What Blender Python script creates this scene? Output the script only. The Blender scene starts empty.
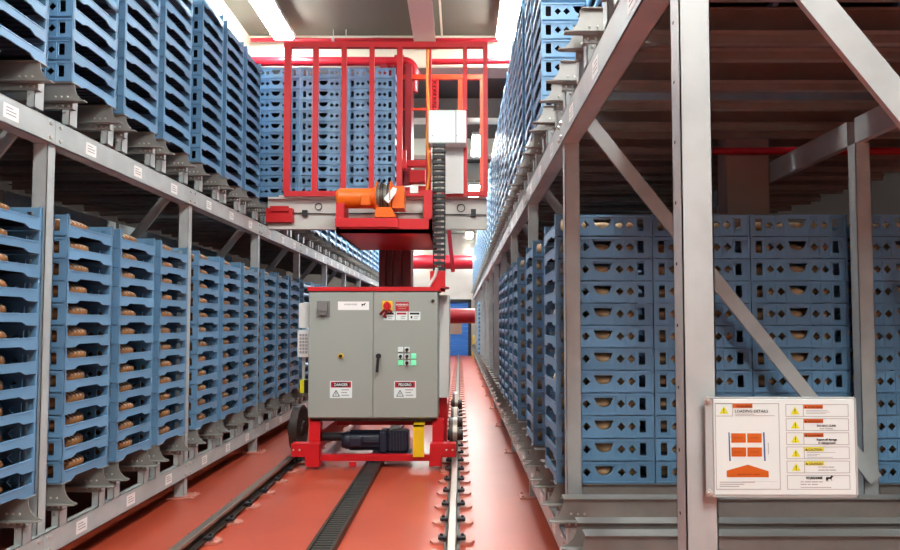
import bpy, math, random
import numpy as np
from mathutils import Vector
from mathutils.geometry import tessellate_polygon

random.seed(7)
SC = bpy.context.scene
COL = SC.collection

# ------------------------------------------------------------------ camera
FPX, CX, CY, CAMH, PITCH = 600.0, 460.0, 299.0, 1.667, math.radians(2.3)
cam = bpy.data.cameras.new('camera')
cam.sensor_width = 36.0
cam.lens = FPX * 36.0 / 900.0
cam.shift_x = -(CX - 450.0) / 900.0
cam.shift_y = (CY - 275.0) / 900.0
cam.clip_start = 0.05
cam.clip_end = 200
cam_ob = bpy.data.objects.new('camera', cam)
COL.objects.link(cam_ob)
cam_ob.location = (0, 0, CAMH)
cam_ob.rotation_euler = (math.radians(90) + PITCH, 0, 0)
SC.camera = cam_ob
# ------------------------------------------------------------------ world, exposure
wd = bpy.data.worlds.new('world')
SC.world = wd
wd.use_nodes = True
wd.node_tree.nodes['Background'].inputs['Color'].default_value = (1, .97, .93, 1)
wd.node_tree.nodes['Background'].inputs['Strength'].default_value = 0.3
SC.view_settings.view_transform = 'Standard'
SC.view_settings.look = 'None'
SC.view_settings.gamma = 1
SC.view_settings.exposure = 1.95
LAMP_STRENGTH = 34.0

def at(px, py, Y):
    """world (X, Z) of a point of the photograph that stands Y metres into the hall"""
    s, c = math.sin(PITCH), math.cos(PITCH)
    b = (CY - py) / FPX
    z = Y * (s + b * c) / (c - b * s)
    df = Y * c + z * s
    return (px - CX) / FPX * df, z + CAMH

# ------------------------------------------------------------------ materials
def lin(r, g, b):
    f = lambda v: (v / 255 / 12.92) if v / 255 <= .04045 else ((v / 255 + .055) / 1.055) ** 2.4
    return (f(r), f(g), f(b), 1)

def mat(name, rgb, rough=.5, metal=0., vary=0., noise=0., nscale=8., bump=0., coat=0., spec=None, dark=None):
    m = bpy.data.materials.new(name)
    m.use_nodes = True
    nt = m.node_tree
    p = nt.nodes['Principled BSDF']
    c = lin(*rgb)
    p.inputs['Base Color'].default_value = c
    p.inputs['Roughness'].default_value = rough
    p.inputs['Metallic'].default_value = metal
    if coat:
        p.inputs['Coat Weight'].default_value = coat
        p.inputs['Coat Roughness'].default_value = .3
    if spec is not None:
        p.inputs['Specular IOR Level'].default_value = spec
    last = None
    if noise or bump:
        tc = nt.nodes.new('ShaderNodeTexCoord')
        n = nt.nodes.new('ShaderNodeTexNoise')
        n.inputs['Scale'].default_value = nscale
        n.inputs['Detail'].default_value = 4
        nt.links.new(tc.outputs['Object'], n.inputs['Vector'])
        if noise:
            mx = nt.nodes.new('ShaderNodeMix')
            mx.data_type = 'RGBA'
            d = lin(*dark) if dark else tuple(v * (1 - noise) for v in c[:3]) + (1,)
            mx.inputs['A'].default_value = d
            mx.inputs['B'].default_value = c
            rp = nt.nodes.new('ShaderNodeMapRange')
            rp.inputs['From Min'].default_value = .35
            rp.inputs['From Max'].default_value = .6
            nt.links.new(n.outputs['Fac'], rp.inputs['Value'])
            nt.links.new(rp.outputs['Result'], mx.inputs['Factor'])
            last = mx.outputs['Result']
        if bump:
            b = nt.nodes.new('ShaderNodeBump')
            b.inputs['Strength'].default_value = bump
            b.inputs['Distance'].default_value = .01
            nt.links.new(n.outputs['Fac'], b.inputs['Height'])
            nt.links.new(b.outputs['Normal'], p.inputs['Normal'])
    if vary:
        oi = nt.nodes.new('ShaderNodeObjectInfo')
        hs = nt.nodes.new('ShaderNodeHueSaturation')
        mr = nt.nodes.new('ShaderNodeMapRange')
        mr.inputs['To Min'].default_value = 1 - vary
        mr.inputs['To Max'].default_value = 1 + vary
        nt.links.new(oi.outputs['Random'], mr.inputs['Value'])
        nt.links.new(mr.outputs['Result'], hs.inputs['Value'])
        if last is not None:
            nt.links.new(last, hs.inputs['Color'])
        else:
            hs.inputs['Color'].default_value = c
        last = hs.outputs['Color']
    if last is not None:
        nt.links.new(last, p.inputs['Base Color'])
    return m

def emit(name, rgb, strength):
    m = bpy.data.materials.new(name)
    m.use_nodes = True
    p = m.node_tree.nodes['Principled BSDF']
    p.inputs['Base Color'].default_value = lin(*rgb)
    p.inputs['Emission Color'].default_value = lin(*rgb)
    p.inputs['Emission Strength'].default_value = strength
    return m

M = dict(
    crate=mat('blue crate plastic', (108, 154, 190), .42, vary=.10),
    steel=mat('galvanised steel', (190, 199, 199), .42, .12, noise=.14, nscale=5),
    channel=mat('rolled galvanised steel', (156, 155, 150), .4, .3, noise=.15, nscale=6),
    bolt=mat('zinc bolt', (205, 203, 198), .3, .5),
    tag_white=mat('white label', (246, 246, 244), .5),
    ink=mat('grey printed lines', (164, 162, 162), .6),
    floor=mat('red epoxy floor', (182, 74, 48), .42, noise=.2, nscale=.9, coat=.4, dark=(168, 64, 42)),
    wall=mat('painted wall', (216, 208, 198), .7, noise=.05, nscale=1.5),
    wall_dark=mat('brown back wall', (70, 60, 56), .8),
    ceil=mat('grey ceiling panel', (106, 104, 94), .7, noise=.06, nscale=2),
    ceil_beam=mat('off white ceiling beam', (224, 220, 202), .6),
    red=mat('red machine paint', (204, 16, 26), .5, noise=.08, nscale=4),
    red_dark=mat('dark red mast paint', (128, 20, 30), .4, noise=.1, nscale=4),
    pipe=mat('red pipe paint', (176, 24, 40), .35),
    grey=mat('cabinet grey', (158, 165, 157), .42),
    pale=mat('pale grey sheet', (228, 230, 226), .45),
    black=mat('black plastic', (26, 26, 30), .5),
    navy=mat('black blue motor paint', (30, 36, 52), .4),
    dark=mat('dark rail steel', (70, 60, 54), .45, .5, noise=.3, nscale=14),
    railhead=mat('worn rail head', (150, 141, 130), .3, .7),
    orange=mat('orange winch paint', (238, 110, 22), .35),
    yellow=mat('safety yellow', (238, 196, 20), .45),
    lime=mat('warning yellow', (226, 226, 30), .5),
    sign_orange=mat('warning orange print', (206, 98, 24), .5),
    sign_blue=mat('blue printed bar', (62, 104, 150), .5),
    white=mat('white board', (228, 241, 239), .4),
    sign_red=mat('danger red print', (178, 24, 40), .5),
    txt=mat('black print', (28, 26, 26), .6),
    wire=mat('steel rope', (150, 146, 140), .35, .6, noise=.4, nscale=60),
    rubber=mat('dark wheel tyre', (54, 44, 40), .4, .2),
    door_blue=mat('blue roll door', (44, 112, 196), .5),
    paper=mat('brown window film', (150, 124, 110), .5),
    clip_pad=mat('painted clip plate', (200, 128, 112), .45, noise=.15, nscale=20),
    column=mat('pinkish concrete column', (176, 148, 136), .8, noise=.08, nscale=3),
    cable=mat('yellow cable', (232, 150, 40), .45),
    lamp=emit('lamp diffuser', (250, 250, 246), LAMP_STRENGTH),
    green=emit('lit green button', (120, 220, 170), .12),
)
# loaf: brown crust with pale flour scores
def loaf_mat(name, crust, flour, lo, hi):
    m = mat(name, crust, .75, noise=.45, nscale=14, bump=.3)
    nt = m.node_tree
    p = nt.nodes['Principled BSDF']
    tc = nt.nodes.new('ShaderNodeTexCoord')
    w = nt.nodes.new('ShaderNodeTexWave')
    w.inputs['Scale'].default_value = 9
    w.inputs['Distortion'].default_value = 3
    w.bands_direction = 'Y'
    nt.links.new(tc.outputs['Object'], w.inputs['Vector'])
    sx = nt.nodes.new('ShaderNodeSeparateXYZ')
    nt.links.new(tc.outputs['Object'], sx.inputs['Vector'])
    r1 = nt.nodes.new('ShaderNodeMapRange')
    r1.inputs['From Min'].default_value = lo
    r1.inputs['From Max'].default_value = hi
    nt.links.new(sx.outputs['Z'], r1.inputs['Value'])
    r2 = nt.nodes.new('ShaderNodeMapRange')
    r2.inputs['From Min'].default_value = .5
    r2.inputs['From Max'].default_value = .7
    nt.links.new(w.outputs['Fac'], r2.inputs['Value'])
    mu = nt.nodes.new('ShaderNodeMath')
    mu.operation = 'MULTIPLY'
    nt.links.new(r1.outputs['Result'], mu.inputs[0])
    nt.links.new(r2.outputs['Result'], mu.inputs[1])
    mx = nt.nodes.new('ShaderNodeMix')
    mx.data_type = 'RGBA'
    old = p.inputs['Base Color'].links[0].from_socket
    nt.links.new(old, mx.inputs['A'])
    mx.inputs['B'].default_value = lin(*flour)
    nt.links.new(mu.outputs['Value'], mx.inputs['Factor'])
    nt.links.new(mx.outputs['Result'], p.inputs['Base Color'])
    return m
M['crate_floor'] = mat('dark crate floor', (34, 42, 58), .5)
M['loaf'] = loaf_mat('brown scored crust', (150, 96, 50), (240, 222, 196), .06, .09)
M['loaf_pale'] = loaf_mat('pale floured crust', (222, 186, 142), (244, 228, 198), .05, .085)

# ------------------------------------------------------------------ mesh builder
class MB:
    def __init__(s):
        s.v, s.f, s.m, s.sm = [], [], [], []
        s.mats, s.cur = [], 0
    def use(s, m):
        if m not in s.mats:
            s.mats.append(m)
        s.cur = s.mats.index(m)
        return s
    def add(s, vs, fs, smooth=False):
        o = len(s.v)
        s.v += [tuple(v) for v in vs]
        for f in fs:
            s.f.append(tuple(i + o for i in f))
            s.m.append(s.cur)
            s.sm.append(smooth)
        return s
    def box(s, x0, x1, y0, y1, z0, z1):
        x0, x1 = sorted((x0, x1)); y0, y1 = sorted((y0, y1)); z0, z1 = sorted((z0, z1))
        return s.add([(x0, y0, z0), (x1, y0, z0), (x1, y1, z0), (x0, y1, z0), (x0, y0, z1), (x1, y0, z1), (x1, y1, z1), (x0, y1, z1)],
                     [(0, 3, 2, 1), (4, 5, 6, 7), (0, 1, 5, 4), (1, 2, 6, 5), (2, 3, 7, 6), (3, 0, 4, 7)])
    def bevbox(s, x0, x1, y0, y1, z0, z1, b):
        """box with chamfered vertical and horizontal edges"""
        x0, x1 = sorted((x0, x1)); y0, y1 = sorted((y0, y1)); z0, z1 = sorted((z0, z1))
        rings = []
        for (z, i) in ((z0, b), (z0 + b, 0), (z1 - b, 0), (z1, b)):
            c = b
            rings.append([(x0 + i + c, y0 + i, z), (x1 - i - c, y0 + i, z), (x1 - i, y0 + i + c, z), (x1 - i, y1 - i - c, z),
                          (x1 - i - c, y1 - i, z), (x0 + i + c, y1 - i, z), (x0 + i, y1 - i - c, z), (x0 + i, y0 + i + c, z)])
        vs = [p for r in rings for p in r]
        fs = [tuple(range(7, -1, -1)), tuple(range(24, 32))]
        for k in range(3):
            for j in range(8):
                a, c = k * 8 + j, k * 8 + (j + 1) % 8
                fs.append((a, c, c + 8, a + 8))
        return s.add(vs, fs)
    def plate(s, outer, holes, frame):
        """flat plate with holes; frame(a, b, t) -> xyz, t is 0 on one face and 1 on the other"""
        loops = [outer] + list(holes)
        pts = [p for l in loops for p in l]
        tris = tessellate_polygon([[Vector((a, b, 0)) for a, b in l] for l in loops])
        n = len(pts)
        vs = [frame(a, b, 0) for a, b in pts] + [frame(a, b, 1) for a, b in pts]
        fs = []
        for t in tris:
            fs.append(tuple(t))
            fs.append(tuple(i + n for i in reversed(t)))
        o = 0
        for l in loops:
            k = len(l)
            for i in range(k):
                a, b = o + i, o + (i + 1) % k
                fs.append((a, b, b + n, a + n))
            o += k
        return s.add(vs, fs)
    def cyl(s, p0, p1, r0, r1=None, n=16, smooth=True, caps=True):
        r1 = r0 if r1 is None else r1
        p0, p1 = Vector(p0), Vector(p1)
        d = (p1 - p0).normalized()
        a = d.orthogonal().normalized()
        b = d.cross(a)
        vs = []
        for (p, r) in ((p0, r0), (p1, r1)):
            for i in range(n):
                t = 2 * math.pi * i / n
                vs.append(p + (a * math.cos(t) + b * math.sin(t)) * r)
        s.add(vs, [(i, (i + 1) % n, n + (i + 1) % n, n + i) for i in range(n)], smooth)
        if caps:
            s.add(vs, [tuple(range(n - 1, -1, -1)), tuple(range(n, 2 * n))])
        return s
    def tube(s, pts, r, n=8):
        pts = [Vector(p) for p in pts]
        rings = []
        ref = Vector((.13, .37, .92))
        for i, p in enumerate(pts):
            d = (pts[min(i + 1, len(pts) - 1)] - pts[max(i - 1, 0)]).normalized()
            a = (ref - d * ref.dot(d)).normalized()
            b = d.cross(a)
            rings.append([p + (a * math.cos(2 * math.pi * k / n) + b * math.sin(2 * math.pi * k / n)) * r for k in range(n)])
        vs = [v for q in rings for v in q]
        fs = []
        for i in range(len(pts) - 1):
            for k in range(n):
                fs.append((i * n + k, i * n + (k + 1) % n, (i + 1) * n + (k + 1) % n, (i + 1) * n + k))
        s.add(vs, fs, True)
        return s.add(vs, [tuple(range(n - 1, -1, -1)), tuple(range(len(vs) - n, len(vs)))])
    def bar(s, p0, p1, w, t, up=(0, 1, 0)):
        """rectangular bar from p0 to p1: t thick along up, w wide across"""
        p0, p1, up = Vector(p0), Vector(p1), Vector(up)
        d = (p1 - p0).normalized()
        side = d.cross(up).normalized() * w / 2
        u = side.cross(d).normalized() * t / 2
        vs = [p + a * side + b * u for p in (p0, p1) for a, b in ((-1, -1), (1, -1), (1, 1), (-1, 1))]
        return s.add(vs, [(3, 2, 1, 0), (4, 5, 6, 7), (0, 1, 5, 4), (1, 2, 6, 5), (2, 3, 7, 6), (3, 0, 4, 7)])
    def dome(s, c, axis, r, h=None, n=6):
        c, d = Vector(c), Vector(axis).normalized()
        h = r * .7 if h is None else h
        a = d.orthogonal().normalized(); b = d.cross(a)
        ring = lambda q, z: [c + d * z + (a * math.cos(2 * math.pi * k / n) + b * math.sin(2 * math.pi * k / n)) * q for k in range(n)]
        vs = ring(r, 0) + ring(r * .85, h * .75) + [c + d * h]
        fs = [(k, (k + 1) % n, n + (k + 1) % n, n + k) for k in range(n)] + [(n + k, n + (k + 1) % n, 2 * n) for k in range(n)]
        return s.add(vs, fs)
    def mesh(s, name):
        me = bpy.data.meshes.new(name)
        me.from_pydata(s.v, [], s.f)
        for m in s.mats:
            me.materials.append(m)
        if len(s.mats) > 1:
            me.polygons.foreach_set('material_index', s.m)
        if any(s.sm):
            me.polygons.foreach_set('use_smooth', s.sm)
        me.update()
        return me
    def fix(s, me):
        import bmesh
        bm = bmesh.new(); bm.from_mesh(me)
        bmesh.ops.recalc_face_normals(bm, faces=bm.faces)
        bm.to_mesh(me); bm.free()
        return me
    def build(s, name, m=None, parent=None, loc=None):
        if m is not None and not s.mats:
            s.mats.append(m)
        return link(name, s.fix(s.mesh(name)), parent, loc)

def link(name, me, parent=None, loc=None):
    o = bpy.data.objects.new(name, me)
    COL.objects.link(o)
    if loc is not None:
        o.location = loc
    if parent is not None:
        o.parent = parent
    return o

def local(parent, mb):
    """shift a mesh built in world coordinates into the frame of its parent Empty (plain translations only)"""
    x, y, z = parent.matrix_basis.translation
    q = parent
    while q.parent is not None:
        q = q.parent
        x += q.location.x; y += q.location.y; z += q.location.z
    mb.v = [(a - x, b - y, c - z) for a, b, c in mb.v]
    return mb

def part(name, mb, m, parent, label=None):
    o = local(parent, mb).build(name, m, parent)
    if label:
        o['label'] = label
    return o

def tag(o, label, cat, group=None, kind=None):
    o['label'] = label
    o['category'] = cat
    if group: o['group'] = group
    if kind: o['kind'] = kind
    return o

def thing(name, loc, label, cat, group=None):
    return tag(link(name, None, None, loc), label, cat, group)

def struct(name, mb, m, label=None):
    o = mb.build(name, m)
    o['kind'] = 'structure'
    o['label'] = label or name.replace('_', ' ')
    o['category'] = name.split('_')[0]
    return o

def text_mb(body, size, x, y, z, wide=1.0, align='LEFT', bold=False):
    """flat lettering facing -Y with its base line at (x, y, z)"""
    cu = bpy.data.curves.new('lettering', 'FONT')
    cu.body = body
    cu.size = size
    cu.align_x = align
    cu.resolution_u = 2
    cu.offset = size * .025 if bold else 0
    cu.extrude = .0004
    tmp = bpy.data.objects.new('lettering', cu)
    COL.objects.link(tmp)
    dg = bpy.context.evaluated_depsgraph_get()
    me = bpy.data.meshes.new_from_object(tmp.evaluated_get(dg))
    mb = MB()
    mb.add([(x + v.co.x * wide, y - v.co.z, z + v.co.y) for v in me.vertices], [tuple(p.vertices) for p in me.polygons])
    bpy.data.objects.remove(tmp)
    bpy.data.curves.remove(cu)
    bpy.data.meshes.remove(me)
    return mb

ORD = ['first', 'second', 'third', 'fourth', 'fifth', 'sixth', 'seventh', 'eighth', 'ninth', 'tenth', 'eleventh', 'twelfth']

# ------------------------------------------------------------------ the hall
CEIL, FAR = 6.3, 31.0
struct('floor', MB().box(-9, 9, -7, FAR + .3, -.2, 0), M['floor'], 'glossy red epoxy floor of the aisle')
struct('ceiling', MB().box(-9, 9, -7, FAR + .3, CEIL, CEIL + .2), M['ceil'], 'grey panelled ceiling')
struct('wall_left', MB().box(-9.2, -9, -7, FAR + .3, 0, CEIL), M['wall_dark'], 'dark wall behind the rack opposite the sign')
struct('wall_right', MB().box(9, 9.2, -7, FAR + .3, 0, CEIL), M['wall_dark'], 'dark wall behind the sign rack')
struct('wall_back', MB().box(-9, 9, -7.2, -7, 0, CEIL), M['wall'], 'wall behind the viewer')
struct('wall_far', MB().box(-9, 9, FAR, FAR + .2, 0, CEIL), M['wall'], 'white wall at the end of the aisle')
k = 0
for y in (9.5, 12.2, 14.9, 17.2, 19.5, 21.8, 24.1, 26.4):
    k += 1
    d = .55 if k == 1 else .42
    mb = MB().box(-9, 9, y, y + .22, CEIL - d, CEIL)
    mb.box(-9, 9, y - .09, y + .31, CEIL - d - .02, CEIL - d)
    struct('trim_%d' % k, mb, M['ceil_beam'], 'white beam across the ceiling')
mb = MB().box(-.66, -.44, -7, 9.5, CEIL - .22, CEIL).box(-.72, -.38, -7, 9.5, CEIL - .24, CEIL - .22)
struct('trim_20', mb, M['ceil_beam'], 'white beam running along the ceiling')
struct('trim_21', MB().box(-.3, -.27, -7, 9.5, CEIL - .12, CEIL - .09).box(-.3, -.27, 0, .03, CEIL - .12, CEIL), M['ceil_beam'], 'thin conduit along the ceiling beam')

struct('trim_22', MB().box(-3.75, -3.4, -7, 9.5, CEIL - .5, CEIL), M['ceil_beam'], 'white bulkhead beam above the rack opposite the sign')
# building column behind the sign rack
x0, z0 = at(727, 180, 4.84)
x1, _ = at(769, 180, 4.84)
mb = MB().box(x0, x1, 4.84, 5.01, 0, CEIL).box(x0 - .02, x1 + .004, 4.835, 5.012, 0, .12)
struct('column', mb, M['column'], 'pinkish building column behind the stacks of the sign rack')

# blue roll-up door in the far wall
dx0, dx1, dz = -1.2, .42, 2.75
mb = MB()
for i in range(11):
    mb.box(dx0, dx1, FAR - .08, FAR - .03, i * .25 + .005, i * .25 + .245)
dr = struct('door_1', mb, M['door_blue'], 'blue sectional door at the end of the aisle')
part('door_frame', MB().box(dx1, dx1 + .16, FAR - .2, FAR, 0, dz + .12).box(dx0 - .16, dx0, FAR - .2, FAR, 0, dz + .12).box(dx0 - .16, dx1 + .16, FAR - .2, FAR, dz, dz + .14), M['black'], dr, 'black door frame')
part('door_window', MB().box(-.5, .1, FAR - .1, FAR - .078, 1.1, 1.75), M['paper'], dr, 'brown door window')
b = thing('bollard', (.72, FAR - .8, 0), 'yellow bollard standing beside the blue door', 'bollard')
part('bollard_post', MB().cyl((.72, FAR - .8, 0), (.72, FAR - .8, 1.0), .1).dome((.72, FAR - .8, 1.0), (0, 0, 1), .1, .06, 12), M['yellow'], b)
part('base_plate', MB().box(.58, .86, FAR - .94, FAR - .66, 0, .015), M['steel'], b)

# ------------------------------------------------------------------ ceiling lights
def ceiling_light(x, y, label, first=[None]):
    if first[0] is None:
        t = thing('ceiling_light', (0, 0, 0), label, 'ceiling light', 'ceiling lights')
        mb = MB()
        mb.bevbox(-.17, .17, -.75, .75, -.08, .0, .015)
        for yy in (-.5, .5):
            mb.cyl((0, yy, 0), (0, yy, .14), .012, n=6)
        mb.build('lamp_housing', M['pale'], t)
        MB().bevbox(-.15, .15, -.72, .72, -.125, -.081, .02).build('lamp_diffuser', M['lamp'], t)
        first[0] = t
        r = t
    else:
        t = first[0]
        r = t.copy(); COL.objects.link(r)
        r['label'] = label
        for ch in t.children:
            c = ch.copy(); COL.objects.link(c); c.parent = r
    r.location = (x, y, CEIL - .14)
    return r
NEAR_Z, FAR_Z = CEIL - .14, 5.72
for x, side, ys in ((-2.72, 'above the rack opposite the sign', (3.6, 8.4, 13.3, 17.9, 22.5, 27.0)),
                    (.72, 'above the sign rack', (-1.4, 1.3, 4.2, 8.4, 13.3, 17.9, 22.5, 27.0))):
    for j, y in enumerate(ys):
        o = ceiling_light(x, y, 'long white fluorescent ceiling light %s, %s from the near end' % (side, ORD[j]))
        if y > 10:
            o.location.z = FAR_Z
            o.location.x = -2.15 if x < 0 else .42
for x, y, w in ((2.4, -1.4, 'added out of view to brighten the sign'), (1.5, -3.8, 'added behind the viewer to brighten the near post')):
    ceiling_light(x, y, 'long white fluorescent ceiling light ' + w)  # unseen fill lamps, added to brighten the sign and near post from the front

# ------------------------------------------------------------------ crates
CL, CD, CH = .64, .53, .147       # crate length (into the rack), depth (along the aisle), height
def circ(cx, cz, rx, rz, n=8, a0=0, a1=2 * math.pi, closed=True):
    m = n if closed else n + 1
    return [(cx + rx * math.cos(a0 + (a1 - a0) * i / n), cz + rz * math.sin(a0 + (a1 - a0) * i / n)) for i in range(m)]
SHORT = [(0, 0), (.115, 0), (.155, .021), (.375, .021), (.415, 0), (.53, 0), (.53, CH), (.506, CH), (.498, .078), (.40, .073), (.13, .073), (.032, .078), (.024, CH), (0, CH)]
def crate_mesh(full=True):
    mb = MB().use(M['crate'])
    holes = []
    X = lambda f: (f - .5) * CL
    if full:
        for f in (.09, .885):
            holes.append([(X(f) - .017, .036), (X(f) + .017, .036), (X(f) + .021, .043), (X(f) + .021, .109), (X(f) + .017, .116), (X(f) - .017, .116), (X(f) - .021, .109), (X(f) - .021, .043)])
        for f in (.205, .31, .665, .775):
            holes.append([(X(f) - .028, .075), (X(f), .047), (X(f) + .028, .075), (X(f), .103)])
        hm = [(X(.487) - .06, .115), (X(.487) - .06, .103)] + circ(X(.487), .10, .055, .046, 8, math.pi, 2 * math.pi, False) + [(X(.487) + .06, .103), (X(.487) + .06, .115)]
        holes.append(hm)
    out = [(-CL / 2, 0), (CL / 2, 0), (CL / 2, CH - .004), (-CL / 2, CH - .004)]
    for s in (-1, 1):
        y0 = s * (CD / 2 - .006)
        mb.plate(out, holes, lambda a, b, t: (a, y0 - s * t * .008, b))
        if full:
            mb.box(-CL / 2, CL / 2, s * (CD / 2 - .007), s * CD / 2, .128, .140)
            mb.box(-CL / 2, CL / 2, s * (CD / 2 - .007), s * CD / 2, .006, .016)
            for f in (.005, .15, .26, .362, .61, .72, .83, .985):
                mb.box(X(f) - .003, X(f) + .003, s * (CD / 2 - .007), s * (CD / 2 - .001), .016, .128)
    for s in (-1, 1):
        x0 = s * CL / 2
        mb.plate([(a - CD / 2, b) for a, b in SHORT], [], lambda a, b, t: (x0 - s * t * .01, a, b))
        if full:
            mb.box(s * (CL / 2 + .004), s * (CL / 2 - .014), -.22, .22, .066, .074)
    mb.use(M['crate_floor'])
    mb.box(-CL / 2 + .008, CL / 2 - .008, -CD / 2 + .012, CD / 2 - .012, .031, .036)
    if full:
        for k in range(9):
            y = -.22 + k * .055
            mb.box(-CL / 2 + .012, CL / 2 - .012, y - .004, y + .004, .024, .031)
    mb.use(M['crate'])
    return mb
crate_full = crate_mesh(True)
ME_CRATE = crate_full.use(M['crate']).fix(crate_full.mesh('bread_crate'))
low = crate_mesh(False)

PITCH_Z = CH + .0005
def post_y(b): return 3.8 + 2.0 * b
def stack_y(b, i): return post_y(b) + .15 + .62 * i + CD / 2
RACKS = {'L': (-2.62, -1), 'R': (.65, 1)}     # face of the rack towards the aisle, direction into the rack
Z_LEVEL = {0: .62, 1: 3.28}
def crate_x(r, c):
    F, s = RACKS[r]
    return F + s * (-.02 + CL / 2 + c * (CL + .006) + (.06 if c >= 3 else 0))

def loaf_mesh(m, lx, ly, h, seed):
    rnd = random.Random(seed)
    n1, n2 = 14, 8
    vs, fs = [], []
    ph = rnd.random() * 6
    for i in range(n2 + 1):
        t = -math.pi / 2 + math.pi * i / n2
        for j in range(n1):
            a = 2 * math.pi * j / n1
            ca, sa = math.cos(a), math.sin(a)
            q = lambda v, e: math.copysign(abs(v) ** e, v)
            k = 1 + .05 * math.sin(3 * a + ph) + .03 * math.sin(5 * t + ph)
            vs.append((lx / 2 * q(ca, .8) * abs(math.cos(t)) ** .8 * k, ly / 2 * q(sa, .8) * abs(math.cos(t)) ** .8 * k, max(0, h * .42 + h * .58 * q(math.sin(t), .9) * (1 + .06 * math.sin(9 * a)))))
    for i in range(n2):
        for j in range(n1):
            fs.append((i * n1 + j, i * n1 + (j + 1) % n1, (i + 1) * n1 + (j + 1) % n1, (i + 1) * n1 + j))
    mb = MB().use(m)
    mb.add(vs, fs, True)
    me = mb.mesh('bread_loaf')
    return me
ME_LOAF = [loaf_mesh(M['loaf'], .36, .34, .112, i) for i in range(3)]
ME_LOAFL = [loaf_mesh(M['loaf_pale'], .19, .28, .078, 20 + i) for i in range(3)]
ME_LOAFP = [loaf_mesh(M['loaf_pale'], .19, .30, .105, 10 + i) for i in range(3)]

individual = set()
def add_crate(x, y, z, label, group):
    o = link('bread_crate', ME_CRATE, None, (x, y, z))
    return tag(o, label, 'crate', group)
def add_loaf(me, x, y, z, rz, label, group):
    o = link('bread_loaf', me, None, (x, y, z + .0362))
    o.rotation_euler.z = rz
    return tag(o, label, 'bread', group)

# rack opposite the sign, stacks along the aisle, both shelves
LOWER_STACKS = [(-1, 2), (0, 0), (0, 1), (0, 2), (1, 0), (1, 1), (1, 2), (2, 0), (2, 1), (2, 2)]
for n, (b_, i_) in enumerate(LOWER_STACKS):
    for r_ in range(12):
        x, y, z = crate_x('L', 0), stack_y(b_, i_), Z_LEVEL[0] + r_ * PITCH_Z
        if n == 0 and r_ < 1: pass
        add_crate(x, y, z, 'blue bread crate, %s up, %s visible stack on lower shelf of rack opposite the sign' % (ORD[r_], ORD[n]), 'bread crates on the lower shelf opposite the sign')
        individual.add(('L', 0, b_, i_, 0, r_))
        add_loaf(random.choice(ME_LOAF), x + .12, y - .065, z, random.uniform(-.15, .15), 'brown scored loaf in %s crate up, %s visible stack, lower shelf opposite the sign' % (ORD[r_], ORD[n]), 'loaves in the crates opposite the sign')
UPPER_STACKS = [(-1, 2), (0, 0), (0, 1), (0, 2), (1, 0), (1, 1), (1, 2)]
UPPER_ROWS = [4, 5, 7, 9, 11, 12, 12]
for n, (b_, i_) in enumerate(UPPER_STACKS):
    for r_ in range(UPPER_ROWS[n]):
        x, y, z = crate_x('L', 0), stack_y(b_, i_), Z_LEVEL[1] + r_ * PITCH_Z
        add_crate(x, y, z, 'blue bread crate, %s up, %s visible stack on upper shelf of rack opposite the sign' % (ORD[r_], ORD[n]), 'bread crates on the upper shelf opposite the sign')
        individual.add(('L', 1, b_, i_, 0, r_))
# sign rack: the long sides of the first stacks face the viewer
COLN = ['first', 'second', 'third', 'fourth']
for c_ in range(4):
    for r_ in range(12):
        x, y, z = crate_x('R', c_), stack_y(0, 0), Z_LEVEL[0] + r_ * PITCH_Z
        add_crate(x, y, z, 'blue crate with its long side showing, %s up, %s column from aisle, sign rack' % (ORD[r_], COLN[c_]), 'front crates of the sign rack')
        individual.add(('R', 0, 0, 0, c_, r_))
        offs = (-.2, .0, .17) if c_ < 3 else (-.2, 0)
        for q, dx in enumerate(offs):
            add_loaf(random.choice(ME_LOAFP if c_ == 0 and q == 0 else ME_LOAFL), x + dx + random.uniform(-.015, .015), y - .08, z, random.uniform(-.1, .1), 'pale loaf, %s of %s crate up, %s column from aisle, sign rack' % (ORD[q], ORD[r_], COLN[c_]), 'loaves in the front crates of the sign rack')
for n, (b_, i_) in enumerate(((0, 2), (1, 1), (1, 2))):
    for r_ in range(12):
        x, y, z = crate_x('R', 0), stack_y(b_, i_), Z_LEVEL[0] + r_ * PITCH_Z
        add_crate(x, y, z, 'blue crate, %s up, %s aisle stack past the front stack of the sign rack' % (ORD[r_], ORD[n]), 'aisle crates of the sign rack')
        individual.add(('R', 0, b_, i_, 0, r_))
        if n < 2:
            add_loaf(random.choice(ME_LOAFP), x - .18, y - .09, z, random.uniform(-.1, .1), 'pale loaf in %s crate up, %s aisle stack past the front stack, sign rack' % (ORD[r_], ORD[n]), 'loaves in the aisle crates of the sign rack')
for r_ in range(6):
    add_crate(crate_x('R', 0), stack_y(0, 1), Z_LEVEL[1] + r_ * PITCH_Z, 'blue crate, %s up, upper front stack of the sign rack' % ORD[r_], 'upper crates of the sign rack')
    individual.add(('R', 1, 0, 1, 0, r_))
# load on the crane
LOAD_Y = 8.0 + CD / 2
LOAD_X = [-.875 - CL / 2 - (CL + .006) * j for j in range(3)]
for j in range(3):
    for r_ in range(12):
        add_crate(LOAD_X[j], LOAD_Y, 3.36 + r_ * PITCH_Z, 'blue crate behind the red cage, %s up, %s column from the white box' % (ORD[r_], ORD[j]), 'crates carried by the crane')

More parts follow.
